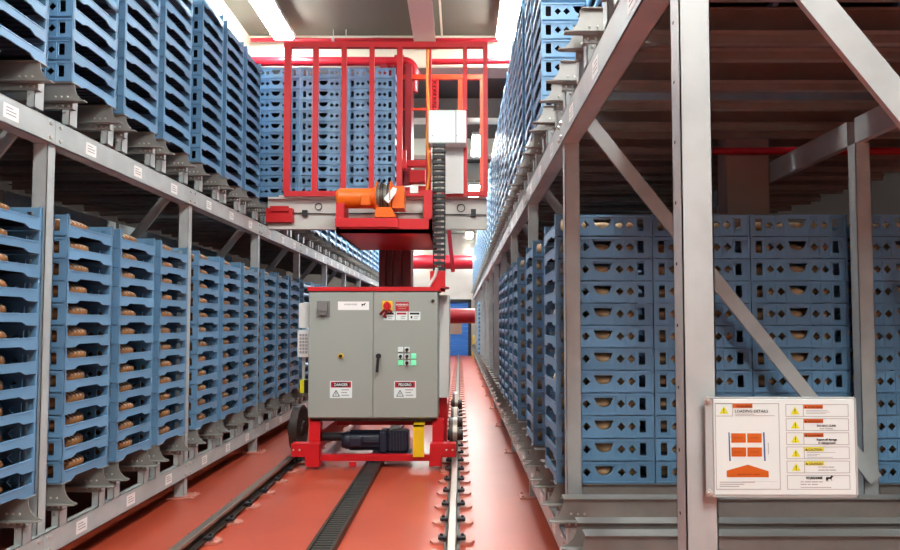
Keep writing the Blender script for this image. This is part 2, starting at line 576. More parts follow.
# every other crate: one object
pos = []
for r, cols_lower, cols_upper in (('L', 3, 3), ('R', 4, 6)):
    for lev in (0, 1):
        for b_ in range(-1, 13):
            for i_ in range(3):
                if r == 'R' and lev == 0 and b_ == -1: continue
                if r == 'L' and lev == 1 and b_ == 2 and i_ == 0: continue
                for c_ in range(cols_lower if lev == 0 else cols_upper):
                    setback = .33 if r == 'R' and lev == 1 and (b_ == -1 or (b_ == 0 and i_ == 0)) else 0
                    if r == 'R' and lev == 0 and (c_ == 0 and (b_, i_) in ((0, 1), (1, 0)) or b_ >= 3 and c_ < 2 and not (b_ == 8 and i_ == 1)): continue
                    if r == 'R' and c_ == 2 and (b_, i_) == (0, 1): continue
                    if b_ > 5 and c_ > 0 and lev == 0: continue
                    if b_ > 6 and c_ > 1: continue
                    for r_ in range(12):
                        if (r, lev, b_, i_, c_, r_) in individual: continue
                        if lev == 1 and c_ > 0 and r_ > 5: continue
                        pos.append((crate_x(r, c_) + setback, stack_y(b_, i_), Z_LEVEL[lev] + r_ * PITCH_Z))
base_me = low.fix(low.mesh('tmp'))
nv = len(base_me.vertices); nf = len(base_me.polygons)
bv = np.empty(nv * 3, 'f'); base_me.vertices.foreach_get('co', bv); bv = bv.reshape(-1, 3)
nl = len(base_me.loops)
bl = np.empty(nl, 'i'); base_me.loops.foreach_get('vertex_index', bl)
ls = np.empty(nf, 'i'); base_me.polygons.foreach_get('loop_start', ls)
mi_ = np.empty(nf, 'i'); base_me.polygons.foreach_get('material_index', mi_)
P = np.array(pos, 'f'); N = len(P)
av = (bv[None] + P[:, None]).reshape(-1)
al = (bl[None] + (np.arange(N, dtype='i') * nv)[:, None]).reshape(-1)
als = (ls[None] + (np.arange(N, dtype='i') * nl)[:, None]).reshape(-1)
me = bpy.data.meshes.new('stacked_crates')
me.vertices.add(N * nv); me.vertices.foreach_set('co', av)
me.loops.add(N * nl); me.loops.foreach_set('vertex_index', al)
me.polygons.add(N * nf); me.polygons.foreach_set('loop_start', als)
me.materials.append(M['crate']); me.materials.append(M['crate_floor'])
me.polygons.foreach_set('material_index', np.tile(mi_, N))
me.update(calc_edges=True)
bpy.data.meshes.remove(base_me)
tag(link('bread_crate_stacks', me), 'remaining blue bread crates stacked deep along both racks', 'crates', kind='stuff')

# ------------------------------------------------------------------ racks
def rack_parts(r, rack):
    F, s = RACKS[r]
    U = lambda u: F + s * u
    bays = range(-1, 13)
    # posts
    for b in bays:
        y = post_y(b)
        for (u0, tall) in ((.02, True), (1.88, True)):
            if u0 > 1 and b > 3: continue
            mb = MB()
            w, d, t = .095, .075, .004
            mb.box(U(u0), U(u0 + w), y, y + t, 0, 2.82)                # web towards the viewer
            mb.box(U(u0), U(u0 + t), y, y + d, 0, 2.82)
            mb.box(U(u0 + w - t), U(u0 + w), y, y + d, 0, 2.82)
            mb.box(U(u0), U(u0 + .02), y + d - t, y + d, 0, 2.82)
            mb.box(U(u0 + w - .02), U(u0 + w), y + d - t, y + d, 0, 2.82)
            if u0 < 1 and b < 1:
                mb.use(M['steel']); mb.use(M['txt'])
                for k in range(10):
                    if r == 'R' and b == -1:
                        zz = .9 + k * .19
                        mb.cyl((U(u0 - .0006), y + .05, zz), (U(u0 + .001), y + .05, zz), .006, n=6, smooth=False)
            p = part('post', mb, M['steel'], rack)
            fp = MB().box(U(u0 - .10), U(u0 + w + .05), y - .05, y + d + .06, .0, .012)
            for (a, c) in ((u0 - .07, y - .02), (u0 - .07, y + d + .03)):
                fp.dome((U(a), c, .012), (0, 0, 1), .014, .016)
            part('foot_plate', fp, M['clip_pad'] if u0 < 1 else M['steel'], p)
    # beams with their labels
    for lev, (z0, z1, dep) in enumerate(((.19, .34, .05), (2.82, 2.98, .11))):
        for b in bays:
            y0, y1 = post_y(b) + .04, post_y(b + 1) + .037
            mb = MB().use(M['steel'])
            mb.box(U(0), U(.005), y0, y1, z0, z1)
            mb.box(U(0), U(dep), y0, y1, z0, z0 + .005)
            mb.box(U(0), U(dep), y0, y1, z1 - .005, z1)
            mb.box(U(dep - .005), U(dep), y0, y1, z0, z0 + .03)
            mb.use(M['bolt'])
            for (yy, n_) in ((y0 + .045, 2), (y1 - .045, 2)):
                for zz in (z0 + .035, z1 - .035):
                    mb.dome((U(0), yy, zz), (-s, 0, 0), .014, .014)
            bm_ = part('shelf_beam', mb, None, rack)
            if b < 6:
                for i in range(3):
                    yc = stack_y(b, i)
                    lb = MB().use(M['tag_white'])
                    lb.box(U(-.0015), U(0), yc - .06, yc + .06, z0 + .032, z0 + .118)
                    lb.use(M['ink'])
                    for q in range(3):
                        lb.box(U(-.0022), U(-.0015), yc - .04, yc + (.04 if q < 2 else .015), z0 + .056 + q * .019, z0 + .062 + q * .019)
                    o = part('location_label', lb, None, bm_, 'small white location label')
        # beam at the back of the shelf
        mb = MB()
        for b in range(-1, 4):
            mb.box(U(1.88), U(1.93), post_y(b) + .076, post_y(b + 1), z0, z1)
        if lev == 1:
            part('rear_beam', mb, M['steel'], rack)
    # support channels running into the rack, one under each edge of every stack
    def channel(mb, ye, z, Lc):
        """ye: y of the web; z: underside of the crates"""
        mb.use(M['channel'])
        t = .004
        prof = [(-.03, 0), (-.036, -.05), (-.052, -.085), (-.078, -.112), (-.118, -.128), (-.118, -.136), (-.02, -.14), (-.02, -.178), (Lc, -.178), (Lc, 0)]
        mb.plate([(a, b) for a, b in prof], [], lambda a, b, q: (U(a), ye + q * t, z + b))
        mb.box(U(-.03), U(Lc), ye - .02, ye + .075, z - .005, z)               # top flange
        mb.plate([(-.118, -.035), (-.05, -.045), (Lc, -.045), (Lc, 0), (-.118, 0)], [], lambda a, b, q: (U(a), ye + b, z - .136 + q * .006))  # ledge
        mb.box(U(-.02), U(Lc), ye + t, ye + .04, z - .178, z - .173)
        # upright on the beam
        zb = z - .28
        mb.use(M['steel'])
        mb.box(U(0), U(.005), ye + .006, ye + .085, zb, z - .1)
        mb.box(U(0), U(.05), ye + .006, ye + .01, zb, z - .18)
        mb.box(U(0), U(.05), ye + .081, ye + .085, zb, z - .1)
        mb.use(M['bolt'])
        for a in (.015, .055, .095):
            mb.dome((U(a), ye, z - .095), (0, -1, 0), .0085, .008)
            mb.dome((U(a - .012), ye, z - .157), (0, -1, 0), .0085, .008)
        mb.dome((U(.03), ye, z - .20), (0, -1, 0), .0085, .008)
    far = MB()
    for lev in (0, 1):
        for b in range(-1, 13):
            for i in range(3):
                for e in (-1, 1):
                    ye = stack_y(b, i) + (-CD / 2 + .02 if e < 0 else CD / 2 - .08)
                    Lc = 3.6 if r == 'R' else 2.2
                    if b <= 6:
                        mb = MB()
                        channel(mb, ye, Z_LEVEL[lev], Lc)
                        part('support_channel', mb, None, rack)
                    else:
                        channel(far, ye, Z_LEVEL[lev], 1.3)
    o = part('support_channels', far, None, rack)
    o['kind'] = 'stuff'
    # braces
    for b in range(-1, 6):
        y = post_y(b) - .045
        mb = MB().bar((U(.16), y, 3.0 - .05), (U(1.92), y, .70), .085, .018)
        part('brace', mb, M['steel'], rack)
    return rack

rackL = thing('storage_rack', (-3.5, 3.8, 0), 'galvanised steel crate rack without a sign, across the floor rails from the signboard', 'storage rack')
rack_parts('L', rackL)
rackR = thing('storage_rack', (1.6, 3.8, 0), 'galvanised steel crate rack carrying the loading details signboard', 'storage rack')
rack_parts('R', rackR)

# ------------------------------------------------------------------ crane rails and centre track
ZR = .12
def crane_rail(x, label):
    t = thing('crane_rail', (x, 3, 0), label, 'rail', 'floor rails of the crane')
    mb = MB().use(M['dark'])
    Y0, Y1 = -1.0, FAR - 1.2
    mb.box(x - .06, x + .06, Y0, Y1, .022, .034)
    mb.box(x - .011, x + .011, Y0, Y1, .034, ZR - .028)
    mb.use(M['railhead'])
    mb.plate([(x - .034, ZR - .03), (x + .034, ZR - .03), (x + .034, ZR - .008), (x + .026, ZR), (x - .026, ZR), (x - .034, ZR - .008)], [], lambda a, b, q: (a, Y0 + q * (Y1 - Y0), b))
    part('rail_profile', mb, None, t)
    y = 1.6
    while y < Y1:
        pl = MB()
        pl.plate([(x - .14, y - .035), (x - .17, y + .02), (x - .14, y + .075), (x + .14, y + .075), (x + .17, y + .02), (x + .14, y - .035)], [], lambda a, b, q: (a, b, .001 + q * .02))
        p = part('clip_plate', pl, M['clip_pad'], t, 'pinkish painted clip plate')
        if y < 12:
            for s in (-1, 1):
                c = MB()
                c.bevbox(x + s * .035, x + s * .105, y - .03, y + .03, .034, .062, .006)
                c.dome((x + s * .08, y, .062), (0, 0, 1), .014, .018)
                part('rail_clip', c, M['black'], p)
        y += .43
    return t
crane_rail(-1.97, 'steel floor rail on the side away from the sign rack')
crane_rail(-.06, 'steel floor rail beside the sign rack')
t = thing('drive_track', (-1.0, 3, 0), 'black ribbed drive track along the middle of the red floor', 'track')
mb = MB()
y = -.8
while y < FAR - 1.5:
    mb.box(-1.068, -.932, y, y + .022, .012, .05)
    y += .05
part('track_ribs', mb, mat('grey black track plastic', (66, 64, 62), .35), t)
part('track_side', MB().box(-1.095, -1.07, -1, FAR - 1.2, .0, .06), M['dark'], t)
part('track_side', MB().box(-.93, -.905, -1, FAR - 1.2, .0, .06), M['dark'], t)
part('track_bed', MB().box(-1.07, -.93, -1, FAR - 1.2, .0, .012), M['dark'], t)

# ------------------------------------------------------------------ stacker crane
YC = 6.9
cr = thing('stacker_crane', (-1.0, YC + 1, 0), 'red stacker crane with grey control cabinet riding on the floor rails', 'crane')
def pxbox(mb, x0, y0, x1, y1, Y, d):
    """box whose front face covers the given photo rectangle when it stands at depth Y"""
    a, zt = at(x0, y0, Y); b_, zb = at(x1, y1, Y)
    return mb.box(a, b_, Y, Y + d, zb, zt)
# base frame
mb = MB()
for pts in ([(291, 444), (319, 444), (319, 468), (305, 468), (305, 457), (291, 457)], [(430, 444), (456, 444), (456, 457), (441, 457), (441, 466.5), (429, 466.5)]):
    q = [at(px, py, YC) for px, py in pts]
    e = MB().use(M['red'])
    e.plate(q, [], lambda a, b, w: (a, YC + w * .14, max(b, .03)))
    cx_, cz_ = at(296 if pts[0][0] < 300 else 449, 450, YC)
    e.use(M['bolt'])
    for dx in (-.03, .04):
        e.dome((cx_ + dx, YC, cz_), (0, -1, 0), .012, .01)
    part('end_plate', e, None, cr)
part('front_beam', pxbox(MB(), 318, 455, 431, 461, YC + .08, .08), M['red'], cr)
xl = at(306, 440, YC)[0]; xr = at(438, 440, YC)[0]
zlow, zup = at(0, 452, YC)[1], at(0, 418, 7.0)[1]
for (xa, xb) in ((xl, xl + .13), (xr - .07, xr + .06)):
    mb = MB().box(xa, xb, YC + .14, YC + 3.9, zlow, zlow + .2)
    part('side_beam', mb, M['red'], cr)
    mb = MB().box(xa, xb, 7.03, 7.15, zlow, zup - .02)
    part('leg', mb, M['red'], cr)
part('cross_beam', MB().box(xl, xr, YC + 1.1, YC + 1.25, zlow + .12, zlow + .36), M['red'], cr)
part('rear_beam', MB().box(xl, xr, YC + 3.7, YC + 3.9, zlow, zlow + .3), M['red'], cr)
part('column', pxbox(MB(), 439, 390, 447, 446, 7.55, .12), M['red'], cr)
def wheel(x, y, r):
    mb = MB().use(M['rubber'])
    sx = 1 if x < -1 else -1
    mb.cyl((x - sx * .03, y, ZR + r), (x + sx * .05, y, ZR + r), r, n=36)
    if x > -1:
        mb.use(M['railhead'])
        mb.cyl((x - .026, y, ZR + r), (x + .026, y, ZR + r), r + .0015, n=36)
    mb.use(M['dark'])
    mb.cyl((x + sx * .05, y, ZR + r), (x + sx * .065, y, ZR + r), r + .014, n=36)
    w = part('wheel', mb, None, cr)
    h = MB().cyl((x - .09, y, ZR + r), (x + .09, y, ZR + r), r * .35, n=16)
    for k in range(6):
        a = k * math.pi / 3
        h.dome((x + .09, y + r * .25 * math.cos(a), ZR + r + r * .25 * math.sin(a)), (1, 0, 0), .012)
    part('hub', h, M['dark'], w)
wheel(-1.97, YC + .42, .27)
wheel(-.06, YC + .42, .20)
wheel(-.06, YC + 1.35, .20)
wheel(-1.97, YC + 3.2, .27)
wheel(-.06, YC + 3.2, .2)
# travel motor
Ym = YC + .30
mx0, mz = at(347, 440, Ym); mx1, _ = at(380, 440, Ym); gx1, _ = at(409, 440, Ym)
rm = .105
mb = MB().cyl((mx0, Ym, mz), (mx1, Ym, mz), rm, n=24)
for k in range(12):
    a = k * math.pi / 6
    mb.bar((mx0 + .04, Ym + rm * math.cos(a), mz + rm * math.sin(a)), (mx1, Ym + rm * math.cos(a), mz + rm * math.sin(a)), .012, .03, (0, math.cos(a), math.sin(a)))
mb.cyl((mx0 - .05, Ym, mz), (mx0, Ym, mz), rm * .85, rm, n=24)
mb.bevbox(mx0 + .06, mx0 + .2, Ym - .16, Ym - .08, mz - .05, mz + .06, .012)
tm = part('travel_motor', mb, M['navy'], cr, 'black blue travel motor')
g = MB().bevbox(mx1, mx1 + .1, Ym - .13, Ym + .13, mz - .13, mz + .13, .02)
g.bevbox(mx1 + .1, gx1, Ym - .115, Ym + .115, mz - .12, mz + .12, .02)
for k in range(5):
    g.box(mx1 + .13 + k * .035, mx1 + .14 + k * .035, Ym - .125, Ym + .125, mz - .125, mz + .11)
g.box(mx1 - .08, gx1 + .03, Ym - .14, Ym + .14, mz - .15, mz - .13)
part('gearbox', g, M['navy'], tm)
sh = MB().cyl((at(317, 436, Ym)[0], Ym, mz + .04), (mx0, Ym, mz + .04), .05, n=14)
part('drive_shaft', sh, M['black'], tm)
yg = MB(); pxbox(yg, 413, 425, 424, 457, YC - .03, .02); pxbox(yg, 413, 425, 424, 427, YC - .03, .3)
part('guard', yg, M['yellow'], cr, 'yellow guard plate')
tg = MB(); pxbox(tg, 349, 462, 356, 467, YC + .06, .02)
part('sensor_bracket', tg, M['red'], cr)
# cabinet
YB = 7.0
a, zt = at(309, 291, YB); b_, zb = at(438, 418.5, YB)
cb = part('control_cabinet', MB().bevbox(a, b_, YB, YB + .45, zb, zt, .008), M['grey'], cr)
xm = at(373.3, 350, YB)[0]
part('cabinet_plinth', MB().box(a + .02, b_ - .02, YB + .03, YB + .42, zb - .035, zb), M['dark'], cr, 'dark plinth under the cabinet')
part('cabinet_roof', MB().box(a - .01, b_ + .02, YB - .03, YB + .5, zt, zt + .045).box(a + .75, b_ + .12, YB + .1, YB + .45, zt + .045, zt + .055), M['red'], cr)
rb = MB(); pxbox(rb, 430, 271, 445, 291, 7.35, .2)
part('cable_bracket', rb, M['red'], cr)
Yd = YB - .016
def door(xa, xb):
    return part('door', MB().bevbox(xa, xb, Yd, YB - .001, zb + .012, zt - .012, .005), M['grey'], cb)
dL = door(a + .006, xm - .003); dR = door(xm + .003, b_ - .006)
def onface(mbx, x0, y0, x1, y1, d, lift=0.0):
    p0 = at(x0, y0, Yd); p1 = at(x1, y1, Yd)
    return mbx.box(p0[0], p1[0], Yd - d - lift, Yd - lift, p1[1], p0[1])
# furniture of the first door
mb = MB(); onface(mb, 319, 302, 328, 311, .06); onface(mb, 320, 311, 327, 315, .05); onface(mb, 317, 301, 330, 317, .006)
part('door_sounder', mb, mat('mid grey plastic', (120, 120, 118), .5), dL, 'grey plastic sounder')
mb = MB().use(M['tag_white']); onface(mb, 338, 301.5, 369, 310, .002)
nl_ = part('name_plate', mb, None, dL, 'pale name plate with a small horse emblem')
x_, z_ = at(344, 304.5, Yd)
part('plate_text', text_mb('WORKHORSE', .026, x_, Yd - .0032, z_ - .008, .95, bold=True), M['ink'], nl_)
def horse(x, y, z, h, m, parent):
    P_ = [(0, .42), (.02, .62), (.1, .74), (.28, .72), (.5, .7), (.62, .78), (.74, .98), (.82, 1.0), (.84, .93), (1.0, .78), (.98, .7), (.86, .74), (.8, .6), (.74, .5), (.72, .3), (.82, .16), (.78, .12), (.64, .3), (.62, .42), (.5, .4), (.3, .42), (.26, .28), (.3, .0), (.22, .0), (.18, .26), (.14, .3), (.04, .02), (-.03, .02), (.06, .36), (.0, .3)]
    mbh = MB().plate([(x + u * h * 1.25, z + v * h) for u, v in P_], [], lambda q, w, t_: (q, y - t_ * .0006, w))
    return part('horse_emblem', mbh, m, parent, 'black running horse emblem')
x_, z_ = at(361.5, 306.5, Yd)
horse(x_, Yd - .0026, z_, .042, M['txt'], nl_)
mb = MB().use(M['yellow'])
kx, kz = at(341, 356, Yd)
mb.cyl((kx, Yd, kz), (kx, Yd - .012, kz), .03, n=18); mb.use(M['black']); mb.cyl((kx, Yd - .012, kz), (kx, Yd - .03, kz), .019, n=14); mb.box(kx - .004, kx + .004, Yd - .05, Yd - .03, kz - .016, kz + .016)
part('key_switch', mb, None, dL, 'black key switch on a yellow ring')
def danger(x0, y0, x1, y1, body, parent):
    mb = MB().use(M['white']); onface(mb, x0, y0, x1, y1, .002)
    p = part('danger_sign', mb, None, parent, 'white and red %s notice' % body)
    h = MB().use(M['sign_red'])
    onface(h, x0 + 1, y0 + .8, x1 - 1, y0 + 6.5, .0006, .0021)
    part('sign_header', h, None, p)
    o = MB().use(M['txt'])
    c0 = at((x0 + x1) / 2, y0 + 3.6, Yd)
    ov = circ(c0[0], c0[1], .098, .029, 18)
    o.plate(ov, [], lambda q, w, t_: (q, Yd - .0028 - t_ * .0005, w))
    part('sign_oval', o, M['txt'], p)
    part('sign_text', text_mb(body, .042, c0[0], Yd - .0042, c0[1] - .0145, .92, 'CENTER', True), M['white'], p)
    tr = MB().use(M['txt'])
    q = at(x0 + 6, y1 - 1.5, Yd)
    tri = [(q[0] - .045, q[1]), (q[0] + .045, q[1]), (q[0], q[1] + .078)]
    tri2 = [(q[0] - .032, q[1] + .007), (q[0] + .032, q[1] + .007), (q[0], q[1] + .062)]
    tr.plate(tri, [tri2], lambda u, w, t_: (u, Yd - .0022 - t_ * .0006, w))
    tr.box(q[0] - .004, q[0] + .004, Yd - .003, Yd - .0022, q[1] + .014, q[1] + .046)
    part('sign_triangle', tr, None, p)
    l = MB().use(M['ink'])
    for k, w in enumerate((7.5, 5.5, 7.5)):
        onface(l, x0 + 11.5, y0 + 8.3 + k * 2.7, x0 + 11.5 + w, y0 + 9.3 + k * 2.7, .0006, .0021)
    part('sign_lines', l, None, p)
danger(330, 381, 352, 398, 'DANGER', dL)
danger(394, 381, 416, 398, 'PELIGRO', dR)
# second door
mb = MB().use(M['yellow'])
kx, kz = at(387.5, 306, Yd)
mb.box(kx - .06, kx + .06, Yd - .012, Yd, kz - .06, kz + .06); mb.use(M['red']); mb.cyl((kx, Yd - .012, kz), (kx, Yd - .04, kz), .045, n=20)
mb.bevbox(kx - .018, kx + .018, Yd - .06, Yd - .04, kz - .05, kz + .05, .005)
part('isolator_switch', mb, None, dR, 'red rotary isolator on a yellow plate')
mb = MB()
for p0, p1 in (((385, 310), (380, 314.5)), ((387, 311), (384, 317)), ((389, 310), (392, 312))):
    A_ = at(*p0, Yd); B_ = at(*p1, Yd)
    mb.cyl((A_[0], Yd - .035, A_[1]), (B_[0], Yd - .02, B_[1]), .014, n=8)
part('padlocks', mb, M['red_dark'], dR, 'dark red padlocks')
mb = MB().use(M['sign_red']); onface(mb, 395.5, 302, 409, 311, .003)
p = part('red_notice', mb, None, dR, 'red notice plate')
x_, z_ = at(402.2, 305, Yd)
part('notice_text', text_mb('WARNING', .03, x_, Yd - .004, z_ - .006, 1.0, 'CENTER', True), M['white'], p)
l = MB().use(M['clip_pad']); onface(l, 397.5, 306, 407, 307, .0006, .0031); onface(l, 398.5, 308, 406, 309, .0006, .0031)
part('notice_lines', l, None, p)
for (x0, m_) in ((383.2, 1), (395.8, 0), (408.8, 1)):
    mb = MB().use(M['white']); onface(mb, x0, 311.8, x0 + 11.6, 320.2, .002)
    p = part('notice_plate', mb, None, dR, 'small white notice')
    l = MB().use(M['sign_red'] if not m_ else M['txt']); onface(l, x0 + 1, 312.6, x0 + 10.6, 314.6, .0006, .0021)
    l.use(M['ink']); onface(l, x0 + 5, 316, x0 + 10, 316.8, .0006, .0021); onface(l, x0 + 5, 317.8, x0 + 9, 318.6, .0006, .0021)
    if m_:
        l.use(M['txt']); onface(l, x0 + 1.8, 316, x0 + 3.6, 318.4, .0006, .0021)
    part('notice_lines', l, None, p)
mb = MB()
A_ = at(378.7, 356, Yd); B_ = at(377.6, 372, Yd)
mb.cyl((A_[0], Yd, A_[1]), (A_[0], Yd - .04, A_[1]), .03, n=16)
mb.bar((A_[0], Yd - .045, A_[1]), (B_[0], Yd - .045, B_[1]), .03, .02)
part('handle', mb, M['black'], dR, 'black lever handle')
GR = {0: 'wk', 1: 'kkg', 2: 'gkg'}
for rr in range(3):
    for cc, ch in enumerate(GR[rr]):
        x_, z_ = at(400.6 + cc * 6.5, 349.6 + rr * 6.6, Yd)
        mb = MB().use(M['green'] if ch == 'g' else M['white'])
        mb.bevbox(x_ - .031, x_ + .031, Yd - .012, Yd, z_ - .031, z_ + .031, .004)
        if ch == 'k':
            mb.use(M['black']); mb.cyl((x_, Yd - .012, z_), (x_, Yd - .04, z_), .019, n=12); mb.box(x_ - .006, x_ + .006, Yd - .05, Yd - .035, z_ - .03, z_ + .012)
        elif ch == 'g':
            mb.use(M['green']); mb.bevbox(x_ - .022, x_ + .022, Yd - .02, Yd - .012, z_ - .022, z_ + .022, .003)
        part('push_button', mb, None, dR, {'k': 'white square button with black selector', 'g': 'lit green button', 'w': 'white square button'}[ch])
x_, z_ = at(433, 301, Yd)
part('door_lock', MB().cyl((x_, Yd, z_), (x_, Yd - .015, z_), .02, n=14).box(x_ - .03, x_ + .01, Yd - .02, Yd - .012, z_ - .004, z_ + .004), M['dark'], dR)
# pale sheet housing behind the cabinet, towards the sign rack
mb = MB(); pxbox(mb, 431, 295, 449, 397.5, 7.46, .9)
part('side_housing', mb, M['pale'], cr, 'pale grey sheet housing')
# devices on the other flank
mb = MB(); pxbox(mb, 299, 303, 309, 328, 7.2, .12)
part('junction_box', mb, M['pale'], cr, 'pale grey junction box')
mb = MB().use(M['pale']); pxbox(mb, 297.8, 330, 308.5, 357, 7.15, .08)
kp = part('keypad', mb, None, cr, 'pale keypad terminal')
mb = MB().use(M['ink'])
for i in range(3):
    for j in range(6):
        pxbox(mb, 299.5 + i * 2.8, 334 + j * 3.4, 301.6 + i * 2.8, 336.4 + j * 3.4, 7.143, .006)
part('keypad_buttons', mb, None, kp)
mb = MB(); pxbox(mb, 302.5, 328, 304.5, 396, 7.24, .03)
part('device_post', mb, M['steel'], cr)
mb = MB().use(M['black']); pxbox(mb, 304, 380, 310, 393, 7.15, .12); mb.use(M['lime']); pxbox(mb, 300, 380, 304, 393, 7.15, .12)
part('laser_scanner', mb, None, cr, 'black and yellow laser scanner')
# mast
x0, _ = at(379, 260, 8.95); x1, _ = at(411, 260, 8.95)
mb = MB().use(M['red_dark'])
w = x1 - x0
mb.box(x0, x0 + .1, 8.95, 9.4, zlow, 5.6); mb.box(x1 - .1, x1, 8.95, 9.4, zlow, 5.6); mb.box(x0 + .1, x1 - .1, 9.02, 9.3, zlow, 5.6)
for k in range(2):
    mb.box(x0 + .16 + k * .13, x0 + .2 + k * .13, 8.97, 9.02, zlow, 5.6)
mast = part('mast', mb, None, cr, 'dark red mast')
mb = MB().cyl((at(414, 316, 10.6)[0] - .6, 10.6, at(0, 316, 10.6)[1]), (at(475, 316, 10.6)[0], 10.6, at(0, 316, 10.6)[1]), at(0, 308.5, 10.6)[1] - at(0, 316, 10.6)[1], n=24)
mb.box(-1.1, -.8, 9.4, 10.6, 1.55, 1.95)
part('buffer_tube', mb, M['pipe'], cr, 'thick red tube behind the cabinet')
# winch platform
YP = 7.25
xa, zt_ = at(336, 217, YP); xb, zb_ = at(432, 233, YP)
mb = MB().box(xa, xb, YP, 8.95, zb_, zb_ + .05)
mb.box(xa, xb, YP, YP + .04, zb_, zt_ - .02)
mb.box(xa, xa + .04, YP, 8.95, zb_, zt_); mb.box(xb - .04, xb, YP, 8.95, zb_, zt_)
pl = part('winch_platform', mb, M['red'], cr)
lip = MB(); pxbox(lip, 335, 218, 398, 226.5, YP - .03, .05); part('platform_lip', lip, M['red'], pl)
sp = MB(); pxbox(sp, 424, 190, 432, 232, YP + .02, .35); part('side_plate', sp, M['red'], pl)
sp = MB(); pxbox(sp, 336, 203, 344, 219, YP + .05, .3); part('side_plate', sp, M['red'], pl)
# winch
Yw = 7.45
A_ = at(340, 198.5, Yw); B_ = at(374, 198.5, Yw)
rw = .125
wm = MB().cyl((A_[0], Yw, A_[1]), (B_[0], Yw, A_[1]), rw, n=28).cyl((A_[0] - .03, Yw, A_[1]), (A_[0], Yw, A_[1]), rw * .85, rw, n=28)
wm.cyl((B_[0], Yw, A_[1]), (B_[0] + .03, Yw, A_[1]), rw * 1.12, n=28)
wm.bevbox(B_[0] - .14, B_[0] - .02, Yw - .17, Yw - .09, A_[1] - .12, A_[1] + .02, .01)
w_ = part('winch_motor', wm, M['orange'], cr, 'orange winch motor')
dr_ = MB().use(M['wire'])
d0, d1 = at(378, 197, Yw)[0], at(391, 197, Yw)[0]
for xx in (d0 + .045, d0 + .075, d1 - .03):
    dr_.use(M['dark']); dr_.cyl((xx, Yw, A_[1]), (xx + .01, Yw, A_[1]), .205, n=28)
dr_.use(M['wire'])
n_ = 7
for k in range(n_):
    xx = d0 + (d1 - d0) * (k + .5) / n_
    dr_.cyl((xx - .011, Yw, A_[1]), (xx + .011, Yw, A_[1]), .175, n=24)
dr_.use(M['dark']); dr_.cyl((d0, Yw, A_[1]), (d1, Yw, A_[1]), .165, n=24)
for xx in (d0 - .012, d1 + .002):
    dr_.use(M['orange']); dr_.cyl((xx, Yw, A_[1]), (xx + .012, Yw, A_[1]), .215, n=28)
part('rope_drum', dr_, None, cr, 'steel rope drum between orange flanges')
gh = MB(); pxbox(gh, 392, 186, 404, 208, Yw - .12, .26); part('gear_housing', gh, M['orange'], cr, 'orange gear housing')
gh = MB(); q = [at(px, py, Yw - .16) for px, py in ((374, 217), (396, 217), (391, 207), (378, 207))]
gh.plate(q, [], lambda u, v, t_: (u, Yw - .16 + t_ * .3, v)); pxbox(gh, 375, 188, 378, 215, Yw - .14, .28)
part('winch_base', gh, M['orange'], cr, 'orange winch base')
q = [at(px, py, Yw - .2) for px, py in ((383.5, 199), (393, 187), (397, 188.5), (396, 193), (388.5, 203.5))]
part('hang_tag', MB().plate(q, [], lambda u, v, t_: (u, Yw - .205 + t_ * .003, v)), M['white'], cr, 'white hang tag')
# carriage, fork, cage
YG = 7.86
mb = MB(); pxbox(mb, 268, 197, 487, 228, YG, .12); pxbox(mb, 268, 226, 487, 229, YG - .05, .1); pxbox(mb, 268, 197, 487, 199, YG - .05, .1)
cg = part('carriage_beam', mb, mat('carriage grey', (196, 196, 190), .5), cr, 'pale grey carriage beam')
mb = MB()
zc = at(0, 214, YG)[1]
mb.tube([(at(px, 213 + dy, YG - .02)[0], YG - .02, at(px, 213 + dy, YG - .02)[1]) for px, dy in ((292, 0), (330, 1), (380, 0), (430, 1), (486, 2))], .008, 6)
cx_, cz_ = at(461, 208, YG - .02)
mb.tube([(cx_ + .05 * math.cos(t_ * math.pi / 8), YG - .02, cz_ + .05 * math.sin(t_ * math.pi / 8)) for t_ in range(17)], .006, 6)
cx_, cz_ = at(318.5, 206.5, YG - .02)
mb.tube([(cx_ + .045 * math.cos(t_ * math.pi / 8), YG - .02, cz_ + .045 * math.sin(t_ * math.pi / 8)) for t_ in range(17)], .006, 6)
pxbox(mb, 471, 209, 476, 216, YG - .05, .05); pxbox(mb, 302, 210, 307, 216, YG - .05, .05)
part('carriage_cables', mb, M['black'], cg, 'black cables and loops')
mb = MB(); xf0, _ = at(266, 210, 7.92); pxbox(mb, 266, 208, 292, 222, YG - .1, .1); pxbox(mb, 270, 206, 288, 211, YG - .13, .05)
part('fork_head', mb, M['red'], cg)
part('load_deck', MB().box(-2.4, -.84, YG + .02, 8.75, 3.30, 3.358), M['pale'], cr)
YQ = 7.74
cage = MB(); pxbox(cage, 284, 191, 487.5, 196, YQ, .05); c_o = part('cage_rail', cage, M['red'], cr)
cage = MB(); pxbox(cage, 284, 41.5, 487.5, 47, YQ, .06); part('cage_rail', cage, M['red'], cr)
for px_, w_ in ((287, 5), (315, 4), (343.5, 4), (371.5, 4), (399.5, 5), (465, 4.5), (485.5, 5)):
    cage = MB(); pxbox(cage, px_ - w_ / 2, 46.5, px_ + w_ / 2, 191.5, YQ + .003, .045); part('cage_bar', cage, M['red'], cr)
cage = MB(); pxbox(cage, 426, 46.5, 431, 195, YQ + .1, .1); part('cage_bar', cage, M['red'], cr)
